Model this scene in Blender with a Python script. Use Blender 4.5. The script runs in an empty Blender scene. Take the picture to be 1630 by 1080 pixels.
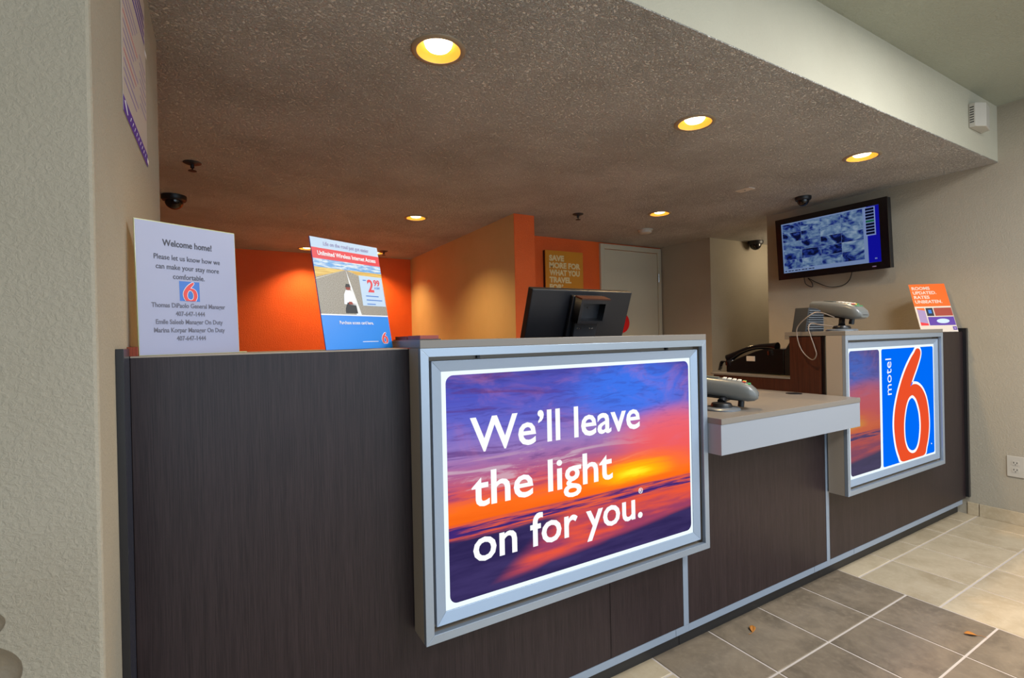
import bpy, bmesh, math, random
from mathutils import Matrix, Vector
random.seed(7)
SC = bpy.context.scene
COL = SC.collection
PI = math.pi

# ------------------------------------------------------------------ camera
F_PX = 788.82
yaw, pitch, roll = 0.5292, -0.0027, -0.0211
fwd = Vector((math.sin(yaw) * math.cos(pitch), math.cos(yaw) * math.cos(pitch), math.sin(pitch)))
rt = Vector((math.cos(yaw), -math.sin(yaw), 0))
upv = rt.cross(fwd)
cr, sr = math.cos(roll), math.sin(roll)
r2, u2 = cr * rt + sr * upv, -sr * rt + cr * upv
cam_data = bpy.data.cameras.new('camera')
cam_data.sensor_width = 36
cam_data.lens = F_PX / 1630 * 36
cam_data.clip_start = 0.02
cam = bpy.data.objects.new('camera', cam_data)
COL.objects.link(cam)
Mc = Matrix((r2, u2, -fwd)).transposed().to_4x4()
Mc.translation = (-0.0797, -1.2903, 1.2019)
cam.matrix_world = Mc
SC.camera = cam

# ------------------------------------------------------------------ world, light, exposure
SC.view_settings.view_transform = 'Standard'
SC.view_settings.look = 'None'
SC.view_settings.gamma = 1
SC.view_settings.use_curve_mapping = False
SC.view_settings.exposure = 0.12
W = bpy.data.worlds.new('world')
SC.world = W
W.use_nodes = True
W.node_tree.nodes['Background'].inputs[0].default_value = (0.62, 0.80, 1.0, 1)
W.node_tree.nodes['Background'].inputs[1].default_value = 1.0


def area_light(name, loc, target, sx, sy, power, col):
    d = bpy.data.lights.new(name, 'AREA')
    d.shape = 'RECTANGLE'
    d.size, d.size_y, d.energy, d.color = sx, sy, power, col
    o = bpy.data.objects.new(name, d)
    COL.objects.link(o)
    o.location = loc
    o.rotation_euler = (Vector(target) - Vector(loc)).to_track_quat('-Z', 'Y').to_euler()
    return o


# daylight entering through the storefront glass behind the camera
area_light('storefront_daylight', (1.2, -4.9, 1.3), (1.2, 0, 1.2), 6.0, 2.2, 64, (0.70, 0.86, 1.0))
# added fill lights under the lobby ceiling, out of view, brightening floor and ceiling
for lx, ly in ((2.4, -1.25), (1.5, -2.3), (3.1, -3.2)):
    area_light('lobby_fill_light', (lx, ly, 2.55), (lx, ly, 0), 0.6, 0.6, 48, (0.95, 0.97, 1.0))
DOWNLIGHT_W = 14.0
WARM = (1.0, 0.66, 0.30)

# ------------------------------------------------------------------ measures (metres)
XL, XR = -0.2512, 4.0665
ZC, ZU = 2.2186, 2.5634
YS = -0.1744
BX0, BX1, BY, BZ0, BZ1, BZS = 0.3507, 1.4343, -0.0943, 0.4234, 1.1792, 1.20
CX0, CX1, CZ0 = 2.4005, 3.46, 0.4325
B1, B2 = 4.7709, 2.8676
PX0, PX1, PY = 1.9986, 2.195, 2.1912
JX, JY, TWY = 4.4009, 2.1748, 1.3287
STZ, STB, TOE = 0.1053, 0.0785, 0.0465
S1, S2 = (1.3955, 1.4224), (2.3873, 2.4135)


# ------------------------------------------------------------------ material helpers
def lin(c):
    return tuple(((x / 255) / 12.92 if x / 255 <= 0.04045 else ((x / 255 + 0.055) / 1.055) ** 2.4) for x in c[:3]) + (1,)


class NT:
    def __init__(s, name):
        s.m = bpy.data.materials.new(name)
        s.m.use_nodes = True
        s.t = s.m.node_tree
        s.b = s.t.nodes['Principled BSDF']
        s.out = s.t.nodes['Material Output']

    def n(s, typ, **kw):
        nd = s.t.nodes.new(typ)
        for k, v in kw.items():
            setattr(nd, k, v)
        return nd

    def l(s, a, b):
        s.t.links.new(a, b)

    def setin(s, sock, v):
        if isinstance(v, bpy.types.NodeSocket):
            s.l(v, sock)
        else:
            sock.default_value = v

    def math(s, op, a, b=0.0, c=0.0):
        nd = s.n('ShaderNodeMath', operation=op)
        s.setin(nd.inputs[0], a)
        s.setin(nd.inputs[1], b)
        s.setin(nd.inputs[2], c)
        return nd.outputs[0]

    def mix(s, fac, a, b, mode='MIX'):
        nd = s.n('ShaderNodeMix', data_type='RGBA', blend_type=mode)
        s.setin(nd.inputs[0], fac)
        s.setin(nd.inputs[6], a)
        s.setin(nd.inputs[7], b)
        return nd.outputs[2]

    def ramp(s, fac, stops, interp='LINEAR'):
        nd = s.n('ShaderNodeValToRGB')
        r = nd.color_ramp
        r.interpolation = interp
        while len(r.elements) < len(stops):
            r.elements.new(0.5)
        for e, (p, c) in zip(r.elements, stops):
            e.position = p
            e.color = c
        s.setin(nd.inputs[0], fac)
        return nd.outputs[0]

    def sstep(s, x, a, b):
        nd = s.n('ShaderNodeMapRange', interpolation_type='SMOOTHSTEP')
        s.setin(nd.inputs[0], x)
        s.setin(nd.inputs[1], a)
        s.setin(nd.inputs[2], b)
        return nd.outputs[0]

    def coord(s, kind='Object'):
        return s.n('ShaderNodeTexCoord').outputs[kind]

    def mapping(s, vec, scale=(1, 1, 1), loc=(0, 0, 0), rot=(0, 0, 0)):
        nd = s.n('ShaderNodeMapping')
        s.l(vec, nd.inputs[0])
        nd.inputs['Scale'].default_value = scale
        nd.inputs['Location'].default_value = loc
        nd.inputs['Rotation'].default_value = rot
        return nd.outputs[0]

    def noise(s, vec, scale, detail=4, rough=0.55, dist=0.0):
        nd = s.n('ShaderNodeTexNoise')
        s.l(vec, nd.inputs['Vector'])
        nd.inputs['Scale'].default_value = scale
        nd.inputs['Detail'].default_value = detail
        nd.inputs['Roughness'].default_value = rough
        nd.inputs['Distortion'].default_value = dist
        return nd.outputs[0]

    def bump(s, h, strength, dist):
        nd = s.n('ShaderNodeBump')
        s.l(h, nd.inputs['Height'])
        nd.inputs['Strength'].default_value = strength
        nd.inputs['Distance'].default_value = dist
        s.l(nd.outputs[0], s.b.inputs['Normal'])

    def color(s, v):
        s.setin(s.b.inputs['Base Color'], v)

    def emit(s, colr, strength):
        e = s.n('ShaderNodeEmission')
        s.setin(e.inputs[0], colr)
        e.inputs[1].default_value = strength
        s.l(e.outputs[0], s.out.inputs[0])


def plain(name, c, rough=0.5, metal=0.0, spec=0.5, bump=None):
    t = NT(name)
    t.color(lin(c))
    t.b.inputs['Roughness'].default_value = rough
    t.b.inputs['Metallic'].default_value = metal
    t.b.inputs['Specular IOR Level'].default_value = spec
    if bump:
        t.bump(t.noise(t.coord(), bump[0], 3), bump[1], bump[2])
    return t.m


def emitter(name, c, strength):
    t = NT(name)
    t.emit(lin(c), strength)
    return t.m


def wall_mat(name, c, c2, scale, strength, dist, rough=0.8, blot=1.3):
    t = NT(name)
    co = t.coord()
    t.color(t.mix(t.sstep(t.noise(co, blot, 5, 0.6), 0.35, 0.7), lin(c), lin(c2)))
    t.b.inputs['Roughness'].default_value = rough
    n1 = t.noise(co, scale, 4, 0.6, 0.6)
    t.bump(t.sstep(n1, 0.38, 0.66), strength, dist)
    return t.m


M = {}
M['wall'] = wall_mat('wall_paint', (164, 155, 137), (157, 148, 129), 130, 0.32, 0.004)
M['fascia'] = wall_mat('fascia_paint', (182, 177, 157), (177, 171, 151), 90, 0.2, 0.003)
M['ceiling'] = wall_mat('ceiling_texture', (226, 223, 214), (202, 198, 188), 112, 1.0, 0.016, blot=1.9)
M['ceil_up'] = wall_mat('upper_ceiling_paint', (164, 167, 150), (158, 160, 143), 80, 0.4, 0.006)
M['orange'] = wall_mat('orange_paint', (234, 96, 16), (226, 88, 14), 110, 0.4, 0.004, rough=0.55)
M['tan'] = wall_mat('tan_paint', (214, 182, 128), (206, 173, 118), 110, 0.2, 0.003)
M['door'] = plain('door_paint', (196, 188, 164), 0.5)
M['grout'] = plain('floor_grout', (196, 184, 174), 0.85)


def tile_mat(name, a, b, c):
    t = NT(name)
    co = t.coord()
    inf = t.n('ShaderNodeObjectInfo')
    mp = t.n('ShaderNodeVectorMath', operation='ADD')
    t.l(co, mp.inputs[0])
    sc = t.n('ShaderNodeVectorMath', operation='SCALE')
    t.l(inf.outputs['Location'], sc.inputs[0])
    sc.inputs['Scale'].default_value = 7.3
    t.l(sc.outputs[0], mp.inputs[1])
    v = mp.outputs[0]
    n1 = t.noise(v, 5, 6, 0.65, 0.8)
    n2 = t.noise(v, 38, 4, 0.6)
    col = t.mix(t.sstep(n1, 0.3, 0.72), lin(a), lin(b))
    col = t.mix(t.math('MULTIPLY', t.sstep(n2, 0.45, 0.75), 0.45), col, lin(c))
    hs = t.n('ShaderNodeHueSaturation')
    t.l(t.math('ADD', t.math('MULTIPLY', inf.outputs['Random'], 0.16), 0.92), hs.inputs['Value'])
    t.l(col, hs.inputs['Color'])
    t.color(hs.outputs[0])
    t.b.inputs['Roughness'].default_value = 0.38
    t.bump(n2, 0.12, 0.003)
    return t.m


M['tile_dark'] = tile_mat('dark_stone_tile', (136, 121, 102), (106, 94, 79), (150, 135, 114))
M['tile_light'] = tile_mat('beige_stone_tile', (192, 175, 147), (170, 152, 123), (200, 186, 160))


def laminate(name, a, b, rough=0.32):
    t = NT(name)
    co = t.coord()
    v = t.mapping(co, (420, 420, 9))
    n1 = t.noise(v, 1, 3, 0.6)
    n2 = t.noise(t.mapping(co, (60, 60, 2)), 1, 3, 0.5)
    f = t.math('ADD', t.math('MULTIPLY', n1, 0.7), t.math('MULTIPLY', n2, 0.3))
    t.color(t.mix(t.sstep(f, 0.36, 0.64), lin(a), lin(b)))
    t.b.inputs['Specular IOR Level'].default_value = 0.32
    t.b.inputs['Roughness'].default_value = rough
    t.bump(n1, 0.08, 0.001)
    return t.m


M['dark'] = laminate('dark_wenge_laminate', (33, 23, 25), (50, 38, 39), 0.4)
M['brown'] = laminate('red_brown_laminate', (58, 28, 18), (74, 38, 24), 0.4)
M['cap'] = laminate('reddish_wood', (150, 66, 40), (120, 48, 28), 0.5)
M['toe'] = plain('black_toe_kick', (34, 33, 34), 0.45)
M['black'] = plain('black_trim', (30, 29, 31), 0.3)
M['edge'] = plain('dark_edge_trim', (50, 54, 66), 0.25)
M['alu'] = plain('satin_aluminium', (156, 168, 182), 0.35, 0.5)
M['alu2'] = plain('brushed_rail', (150, 166, 186), 0.38, 0.3)
M['strip'] = plain('pale_metal_strip', (146, 160, 178), 0.35, 0.3)
M['boxside'] = plain('beige_box_side', (160, 147, 132), 0.55)
M['slab'] = plain('grey_worktop', (122, 115, 107), 0.35, bump=(300, 0.05, 0.001))
M['apron'] = plain('pale_apron', (142, 147, 155), 0.4)
M['void'] = plain('shadow_gap', (92, 98, 102), 0.6)
M['litwhite'] = emitter('lit_acrylic', (236, 250, 255), 1.0)
M['letter'] = emitter('lit_letter_white', (246, 248, 250), 1.0)
M['mblack'] = plain('matte_black_plastic', (16, 18, 24), 0.42)
M['gblack'] = plain('gloss_black_plastic', (14, 12, 16), 0.12)
M['mgrey'] = plain('dark_grey_plastic', (30, 34, 40), 0.45)
M['tgrey'] = plain('grey_terminal_plastic', (100, 102, 100), 0.3)
M['tdark'] = plain('terminal_mount_black', (26, 26, 28), 0.35)
M['tbase'] = plain('terminal_base_grey', (120, 126, 132), 0.3, 0.4)
M['key'] = plain('pale_key', (204, 200, 190), 0.5)
M['kred'] = plain('red_key', (196, 60, 44), 0.5)
M['kgreen'] = plain('green_key', (40, 140, 84), 0.5)
M['kyel'] = plain('yellow_key', (216, 182, 60), 0.5)
M['lcd'] = plain('grey_display', (96, 104, 100), 0.2)
M['white'] = plain('white_plastic', (182, 176, 164), 0.45)
M['paper'] = plain('white_paper', (158, 162, 190), 0.35)
M['paper2'] = plain('cream_paper', (206, 196, 184), 0.45)
M['ink'] = plain('dark_ink', (70, 70, 82), 0.6)
M['ink2'] = plain('grey_ink', (104, 104, 120), 0.6)
M['pblue'] = plain('poster_blue', (22, 132, 226), 0.35)
M['logoblue'] = plain('print_blue', (44, 112, 200), 0.4)
M['pred'] = plain('poster_red', (222, 50, 56), 0.4)
M['logored'] = plain('print_red', (226, 60, 56), 0.4)
M['pwhite'] = plain('print_white', (236, 236, 240), 0.4)
M['ppale'] = plain('print_pale_blue', (186, 208, 230), 0.4)
M['gold'] = plain('amber_sign', (206, 134, 18), 0.45)
M['goldink'] = plain('sign_pale_letter', (226, 204, 150), 0.5)
M['sorange'] = plain('card_orange', (238, 100, 22), 0.45)
M['purple'] = plain('print_purple', (84, 52, 150), 0.45)
M['lilac'] = plain('print_lilac', (150, 132, 176), 0.5)
M['pinkline'] = plain('print_pink', (200, 120, 130), 0.5)
M['poster_paper'] = plain('faded_paper', (196, 184, 172), 0.4)
M['acrylic'] = plain('clear_acrylic_edge', (196, 200, 150), 0.15)
M['chrome'] = plain('chrome', (200, 200, 200), 0.2, 1.0)
M['red'] = plain('red_sign', (226, 24, 28), 0.4)
M['cable_b'] = plain('black_cable', (16, 15, 16), 0.5)
M['cable_g'] = plain('beige_cable', (112, 96, 82), 0.5)
M['ring'] = plain('lamp_trim', (150, 134, 112), 0.4)
M['baffle'] = plain('lamp_reflector', (255, 176, 70), 0.45)
M['bulb'] = emitter('lamp_bulb', (255, 236, 190), 7.0)
M['leaf'] = plain('dry_leaf', (176, 112, 40), 0.7)
M['ornament'] = plain('grey_brown_metal', (104, 98, 84), 0.5, bump=(60, 0.5, 0.004))
M['card'] = plain('red_card', (150, 60, 44), 0.5)


# ------------------------------------------------------------------ sunset print on the light boxes
def sunset(name, u0=0.0, us=1.0, gain=1.0, dim=False):
    t = NT(name)
    uv = t.coord('UV')
    sx = t.n('ShaderNodeSeparateXYZ')
    t.l(uv, sx.inputs[0])
    u = t.math('MULTIPLY_ADD', sx.outputs[0], us, u0)
    v0 = sx.outputs[1]
    st = t.noise(t.mapping(uv, (2.0 * us, 13, 1), (u0 * 2, 0, 0), (0, 0, 0.10)), 1.6, 6, 0.62, 0.7)
    rip = t.noise(t.mapping(uv, (9 * us, 34, 1), (u0 * 9, 0, 3), (0, 0, -0.25)), 1.5, 4, 0.6, 0.5)
    puff = t.noise(t.mapping(uv, (3.2 * us, 4.2, 1), (u0 * 3.2, 0, 5), (0, 0, 0.2)), 1.3, 5, 0.6, 0.8)
    v = t.math('ADD', v0, t.math('MULTIPLY', t.math('SUBTRACT', st, 0.5), 0.10))
    L = lambda *c: lin(c)
    sky = t.ramp(v, [(0.33, L(236, 96, 20)), (0.40, L(250, 110, 30)), (0.47, L(214, 84, 82)), (0.55, L(170, 96, 140)),
                     (0.64, L(150, 120, 186)), (0.76, L(98, 100, 196)), (0.88, L(78, 84, 186)), (1.0, L(74, 74, 160))])
    # blue opening high on the right, pink haze at the far right
    du = t.math('SUBTRACT', u, 0.70)
    dv = t.math('SUBTRACT', v0, 0.86)
    d2 = t.math('ADD', t.math('MULTIPLY', t.math('MULTIPLY', du, du), 9), t.math('MULTIPLY', t.math('MULTIPLY', dv, dv), 26))
    sky = t.mix(t.math('MULTIPLY', t.sstep(d2, 1.0, 0.0), 0.85), sky, L(58, 118, 236))
    dp = t.math('SUBTRACT', u, 0.92)
    dq = t.math('SUBTRACT', v0, 0.57)
    d3 = t.math('ADD', t.math('MULTIPLY', t.math('MULTIPLY', dp, dp), 7), t.math('MULTIPLY', t.math('MULTIPLY', dq, dq), 22))
    sky = t.mix(t.math('MULTIPLY', t.sstep(d3, 1.0, 0.0), 0.85), sky, L(242, 92, 84))
    # dark violet cloud bars on the left, small ripples above
    bar = t.math('MULTIPLY', t.sstep(st, 0.52, 0.66), t.sstep(u, 0.75, 0.15))
    bar = t.math('MULTIPLY', bar, t.sstep(v0, 0.40, 0.48))
    sky = t.mix(t.math('MULTIPLY', bar, 0.7), sky, L(92, 52, 118))
    rp = t.math('MULTIPLY', t.sstep(rip, 0.48, 0.68), t.sstep(v0, 0.55, 0.8))
    sky = t.mix(t.math('MULTIPLY', rp, 0.35), sky, L(60, 52, 130))
    sky = t.mix(t.math('MULTIPLY', t.math('MULTIPLY', t.sstep(puff, 0.5, 0.72), t.sstep(v0, 0.5, 0.62)), 0.35), sky, L(196, 120, 160))
    pale = t.math('MULTIPLY', t.sstep(st, 0.50, 0.40), t.math('MULTIPLY', t.sstep(v0, 0.44, 0.50), t.sstep(v0, 0.66, 0.56)))
    sky = t.mix(t.math('MULTIPLY', t.math('MULTIPLY', pale, t.sstep(u, 0.85, 0.45)), 0.6), sky, L(206, 186, 200))
    # sun glow
    ds = t.math('SUBTRACT', u, 0.71)
    dt = t.math('SUBTRACT', v, 0.415)
    r = t.math('SQRT', t.math('ADD', t.math('MULTIPLY', t.math('MULTIPLY', ds, ds), 1.6), t.math('MULTIPLY', t.math('MULTIPLY', dt, dt), 14)))
    sky = t.mix(t.sstep(r, 0.52, 0.10), sky, L(255, 118, 26))
    sky = t.mix(t.sstep(r, 0.30, 0.04), sky, L(255, 190, 10))
    sky = t.mix(t.sstep(r, 0.13, 0.02), sky, L(255, 236, 40))
    # sea
    wv = t.noise(t.mapping(uv, (4 * us, 60, 1), (u0 * 4, 0, 9), (0, 0, 0.03)), 1.4, 4, 0.6)
    sea = t.mix(t.sstep(wv, 0.40, 0.62), L(62, 40, 112), L(226, 92, 60))
    # wet sand reflecting the sky
    ws = t.noise(t.mapping(uv, (3 * us, 16, 1), (u0 * 3, 0, 12), (0, 0, 0.35)), 1.3, 4, 0.55)
    wet = t.mix(t.sstep(ws, 0.35, 0.7), L(150, 62, 96), L(226, 84, 62))
    wet = t.mix(t.math('MULTIPLY', t.sstep(r, 0.95, 0.35), 0.5), wet, L(238, 88, 40))
    sand = t.mix(t.sstep(ws, 0.3, 0.7), L(44, 36, 80), L(60, 50, 98))
    edge = t.math('ADD', t.math('MULTIPLY', t.math('SUBTRACT', u, 0.25), 0.13), 0.055)
    edge = t.math('ADD', edge, t.math('MULTIPLY', t.math('SUBTRACT', ws, 0.5), 0.06))
    inwet = t.math('MULTIPLY', t.sstep(t.math('SUBTRACT', v0, edge), -0.012, 0.03),
                   t.sstep(t.math('SUBTRACT', u, t.math('MULTIPLY_ADD', v0, 0.9, 0.08)), 0.0, 0.12))
    low = t.mix(inwet, sand, wet)
    shore = t.math('ADD', t.math('MULTIPLY', t.math('SUBTRACT', st, 0.5), 0.03), 0.285)
    ground = t.mix(t.sstep(t.math('SUBTRACT', v0, shore), -0.012, 0.012), low, sea)
    col = t.mix(t.sstep(v0, 0.335, 0.352), ground, sky)
    if dim:
        col = t.mix(0.42, col, L(96, 92, 104))
    t.emit(col, gain)
    return t.m


M['sunset'] = sunset('sunset_print')
M['sunset2'] = sunset('sunset_print_side', 0.74, 0.3, 0.85, True)
M['boxblue'] = emitter('lit_blue', (0, 104, 240), 1.0)
M['boxred'] = emitter('lit_orange_red', (228, 78, 40), 1.0)


# ------------------------------------------------------------------ mesh helpers
class MB:
    def __init__(s):
        s.v, s.f = [], []

    def add(s, v, f):
        n = len(s.v)
        s.v += [tuple(p) for p in v]
        s.f += [tuple(i + n for i in q) for q in f]
        return s

    def box(s, x0, x1, y0, y1, z0, z1):
        v = [(x, y, z) for z in (z0, z1) for y in (y0, y1) for x in (x0, x1)]
        return s.add(v, [(0, 2, 3, 1), (4, 5, 7, 6), (0, 1, 5, 4), (2, 6, 7, 3), (0, 4, 6, 2), (1, 3, 7, 5)])

    def prism(s, poly, z0, z1, ax='z'):
        n = len(poly)
        mp = {'z': lambda a, b, c: (a, b, c), 'y': lambda a, b, c: (a, c, b), 'x': lambda a, b, c: (c, a, b)}[ax]
        v = [mp(a, b, z0) for a, b in poly] + [mp(a, b, z1) for a, b in poly]
        f = [tuple(range(n))[::-1], tuple(range(n, 2 * n))] + [(i, (i + 1) % n, n + (i + 1) % n, n + i) for i in range(n)]
        return s.add(v, f)

    def lathe(s, prof, seg=32, c=(0, 0, 0), cap=True):
        v, f = [], []
        for r, z in prof:
            for k in range(seg):
                a = 2 * PI * k / seg
                v.append((c[0] + r * math.cos(a), c[1] + r * math.sin(a), c[2] + z))
        for i in range(len(prof) - 1):
            for k in range(seg):
                k2 = (k + 1) % seg
                f.append((i * seg + k, i * seg + k2, (i + 1) * seg + k2, (i + 1) * seg + k))
        if cap:
            f.append(tuple(range(seg))[::-1])
            f.append(tuple(range((len(prof) - 1) * seg, len(prof) * seg)))
        return s.add(v, f)

    def tube(s, pts, r, seg=8):
        pts = [Vector(p) for p in pts]
        v, f = [], []
        prev = None
        for i, p in enumerate(pts):
            d = (pts[min(i + 1, len(pts) - 1)] - pts[max(i - 1, 0)]).normalized()
            a = Vector((0, 0, 1)) if prev is None else prev
            if abs(a.dot(d)) > 0.95:
                a = Vector((1, 0, 0)) if abs(d.x) < 0.9 else Vector((0, 1, 0))
            a = (a - d * a.dot(d)).normalized()
            b = d.cross(a)
            prev = a
            rr = r[i] if isinstance(r, (list, tuple)) else r
            for k in range(seg):
                t = 2 * PI * k / seg
                v.append(p + a * (rr * math.cos(t)) + b * (rr * math.sin(t)))
        for i in range(len(pts) - 1):
            for k in range(seg):
                k2 = (k + 1) % seg
                f.append((i * seg + k, i * seg + k2, (i + 1) * seg + k2, (i + 1) * seg + k))
        f.append(tuple(range(seg))[::-1])
        f.append(tuple(range((len(pts) - 1) * seg, len(pts) * seg)))
        return s.add(v, f)

    def loft(s, secs, seg=20, power=3.0):
        """secs: (x, yc, zc, half width y, half height z); superellipse rings along x"""
        v, f = [], []
        for x, yc, zc, hw, hh in secs:
            for k in range(seg):
                t = 2 * PI * k / seg
                c, sn = math.cos(t), math.sin(t)
                v.append((x, yc + hw * math.copysign(abs(c) ** (2 / power), c), zc + hh * math.copysign(abs(sn) ** (2 / power), sn)))
        for i in range(len(secs) - 1):
            for k in range(seg):
                k2 = (k + 1) % seg
                f.append((i * seg + k, i * seg + k2, (i + 1) * seg + k2, (i + 1) * seg + k))
        f.append(tuple(range(seg))[::-1])
        f.append(tuple(range((len(secs) - 1) * seg, len(secs) * seg)))
        return s.add(v, f)

    def mesh(s, name):
        m = bpy.data.meshes.new(name)
        m.from_pydata(s.v, [], s.f)
        bm = bmesh.new()
        bm.from_mesh(m)
        bmesh.ops.recalc_face_normals(bm, faces=bm.faces)
        bm.to_mesh(m)
        bm.free()
        return m


def smooth_mesh(m, ang=40):
    bm = bmesh.new()
    bm.from_mesh(m)
    for f in bm.faces:
        f.smooth = True
    for e in bm.edges:
        if len(e.link_faces) == 2 and e.calc_face_angle(0) > math.radians(ang):
            e.smooth = False
    bm.to_mesh(m)
    bm.free()


def link(name, me, mat, parent=None, smooth=False, bevel=0.0):
    if isinstance(me, MB):
        me = me.mesh(name)
    if smooth:
        smooth_mesh(me)
    if mat is not None:
        me.materials.clear()
        me.materials.append(M[mat] if isinstance(mat, str) else mat)
    o = bpy.data.objects.new(name, me)
    COL.objects.link(o)
    if parent is not None:
        o.parent = parent
    if bevel:
        b = o.modifiers.new('bevel', 'BEVEL')
        b.width = bevel
        b.segments = 2
        b.limit_method = 'ANGLE'
        b.angle_limit = math.radians(50)
    return o


def tag(o, label, cat, group=None):
    o['label'] = label
    o['category'] = cat
    if group:
        o['group'] = group
    return o


def thing(name, label, cat, loc=(0, 0, 0), rotz=0.0, group=None, mat=None):
    o = bpy.data.objects.new(name, None)
    o.empty_display_size = 0.05
    COL.objects.link(o)
    if mat is not None:
        o.matrix_world = mat
    else:
        o.location = loc
        o.rotation_euler = (0, 0, rotz)
    return tag(o, label, cat, group)


def struct(name, me, mat, label=None, bevel=0.0):
    o = link(name, me, mat, bevel=bevel)
    o['kind'] = 'structure'
    if label:
        o['label'] = label
    return o


def box(*a):
    return MB().box(*a)


def frame(origin, xa, ya):
    xa = Vector(xa).normalized()
    ya = Vector(ya)
    ya = (ya - xa * ya.dot(xa)).normalized()
    za = xa.cross(ya)
    m = Matrix((xa, ya, za)).transposed().to_4x4()
    m.translation = origin
    return m


def fill(loops, ext=0.0005, z=0.0):
    """planar mesh in local xy from closed loops (inner loops are holes), extruded +-ext"""
    c = bpy.data.curves.new('tmp', 'CURVE')
    c.dimensions = '2D'
    c.fill_mode = 'BOTH'
    c.extrude = ext
    for lp in loops:
        sp = c.splines.new('POLY')
        sp.points.add(len(lp) - 1)
        for p, (a, b) in zip(sp.points, lp):
            p.co = (a, b, 0, 1)
        sp.use_cyclic_u = True
    o = bpy.data.objects.new('tmp', c)
    COL.objects.link(o)
    dg = bpy.context.evaluated_depsgraph_get()
    me = bpy.data.meshes.new_from_object(o.evaluated_get(dg))
    bpy.data.objects.remove(o)
    bpy.data.curves.remove(c)
    for v in me.vertices:
        v.co.z += z
    me.materials.clear()
    return me


def circle(x, y, r, n=32):
    return [(x + r * math.cos(2 * PI * k / n), y + r * math.sin(2 * PI * k / n)) for k in range(n)]


def rrect(x0, x1, y0, y1, r, n=6):
    pts = []
    for cx, cy, a0 in ((x1 - r, y0 + r, -PI / 2), (x1 - r, y1 - r, 0), (x0 + r, y1 - r, PI / 2), (x0 + r, y0 + r, PI)):
        for k in range(n + 1):
            a = a0 + PI / 2 * k / n
            pts.append((cx + r * math.cos(a), cy + r * math.sin(a)))
    return pts


def set_uv(me, x0, x1, y0, y1):
    uv = me.uv_layers[0] if me.uv_layers else me.uv_layers.new(name='UVMap')
    for lp in me.loops:
        c = me.vertices[lp.vertex_index].co
        uv.data[lp.index].uv = ((c.x - x0) / (x1 - x0), (c.y - y0) / (y1 - y0))


def text(body, x, y, z, size, mat, parent, width=None, align='LEFT', bold=0.0, ext=0.0004, name='lettering', spacing=1.0):
    """flat lettering in the parent's local xy plane; width rescales the line to that length"""
    c = bpy.data.curves.new('tmp', 'FONT')
    c.body = body
    c.size = size
    c.extrude = ext
    c.offset = bold
    c.space_character = spacing
    c.resolution_u = 3
    o = bpy.data.objects.new('tmp', c)
    COL.objects.link(o)
    dg = bpy.context.evaluated_depsgraph_get()
    me = bpy.data.meshes.new_from_object(o.evaluated_get(dg))
    bpy.data.objects.remove(o)
    bpy.data.curves.remove(c)
    xs = [v.co.x for v in me.vertices]
    a, b = min(xs), max(xs)
    s = width / (b - a) if width else 1.0
    w = (b - a) * s
    off = {'LEFT': x, 'CENTER': x - w / 2, 'RIGHT': x - w}[align]
    for v in me.vertices:
        v.co.x = (v.co.x - a) * s + off
        v.co.y += y
        v.co.z += z
    return link(name, me, mat, parent)


def split_letters(o, name='letter'):
    """one object for each letter of a line of lettering"""
    me, par, mt = o.data, o.parent, o.data.materials[0]
    n = len(me.vertices)
    root = list(range(n))

    def find(a):
        while root[a] != a:
            root[a] = root[root[a]]
            a = root[a]
        return a
    for e in me.edges:
        root[find(e.vertices[0])] = find(e.vertices[1])
    isl = {}
    for i in range(n):
        isl.setdefault(find(i), []).append(i)
    groups = []
    for vs in sorted(isl.values(), key=lambda q: min(me.vertices[i].co.x for i in q)):
        a, b = min(me.vertices[i].co.x for i in vs), max(me.vertices[i].co.x for i in vs)
        if groups and min(b, groups[-1][1]) - max(a, groups[-1][0]) > 0.5 * (b - a):
            groups[-1][1] = max(b, groups[-1][1])
            groups[-1][2].extend(vs)
        else:
            groups.append([a, b, list(vs)])
    for a, b, vs in groups:
        mp = {v: k for k, v in enumerate(vs)}
        m2 = bpy.data.meshes.new(name)
        m2.from_pydata([tuple(me.vertices[v].co) for v in vs], [], [tuple(mp[v] for v in f.vertices) for f in me.polygons if f.vertices[0] in mp])
        link(name, m2, mt, par)
    bpy.data.objects.remove(o)


def smooth_loop(p, n=5):
    out = []
    N = len(p)
    for i in range(N):
        p0, p1, p2, p3 = (Vector(p[(i + k - 1) % N]) for k in range(4))
        for k in range(n):
            t = k / n
            q = 0.5 * ((2 * p1) + (p2 - p0) * t + (2 * p0 - 5 * p1 + 4 * p2 - p3) * t * t + (3 * p1 - p0 - 3 * p2 + p3) * t ** 3)
            out.append((q.x, q.y))
    return out


def offset_loop(p, d):
    out = []
    N = len(p)
    for i in range(N):
        a, b = Vector(p[i - 1]), Vector(p[(i + 1) % N])
        t = (b - a)
        if t.length < 1e-9:
            out.append(p[i])
            continue
        t.normalize()
        out.append((p[i][0] + t.y * d, p[i][1] - t.x * d))
    return out


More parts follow.
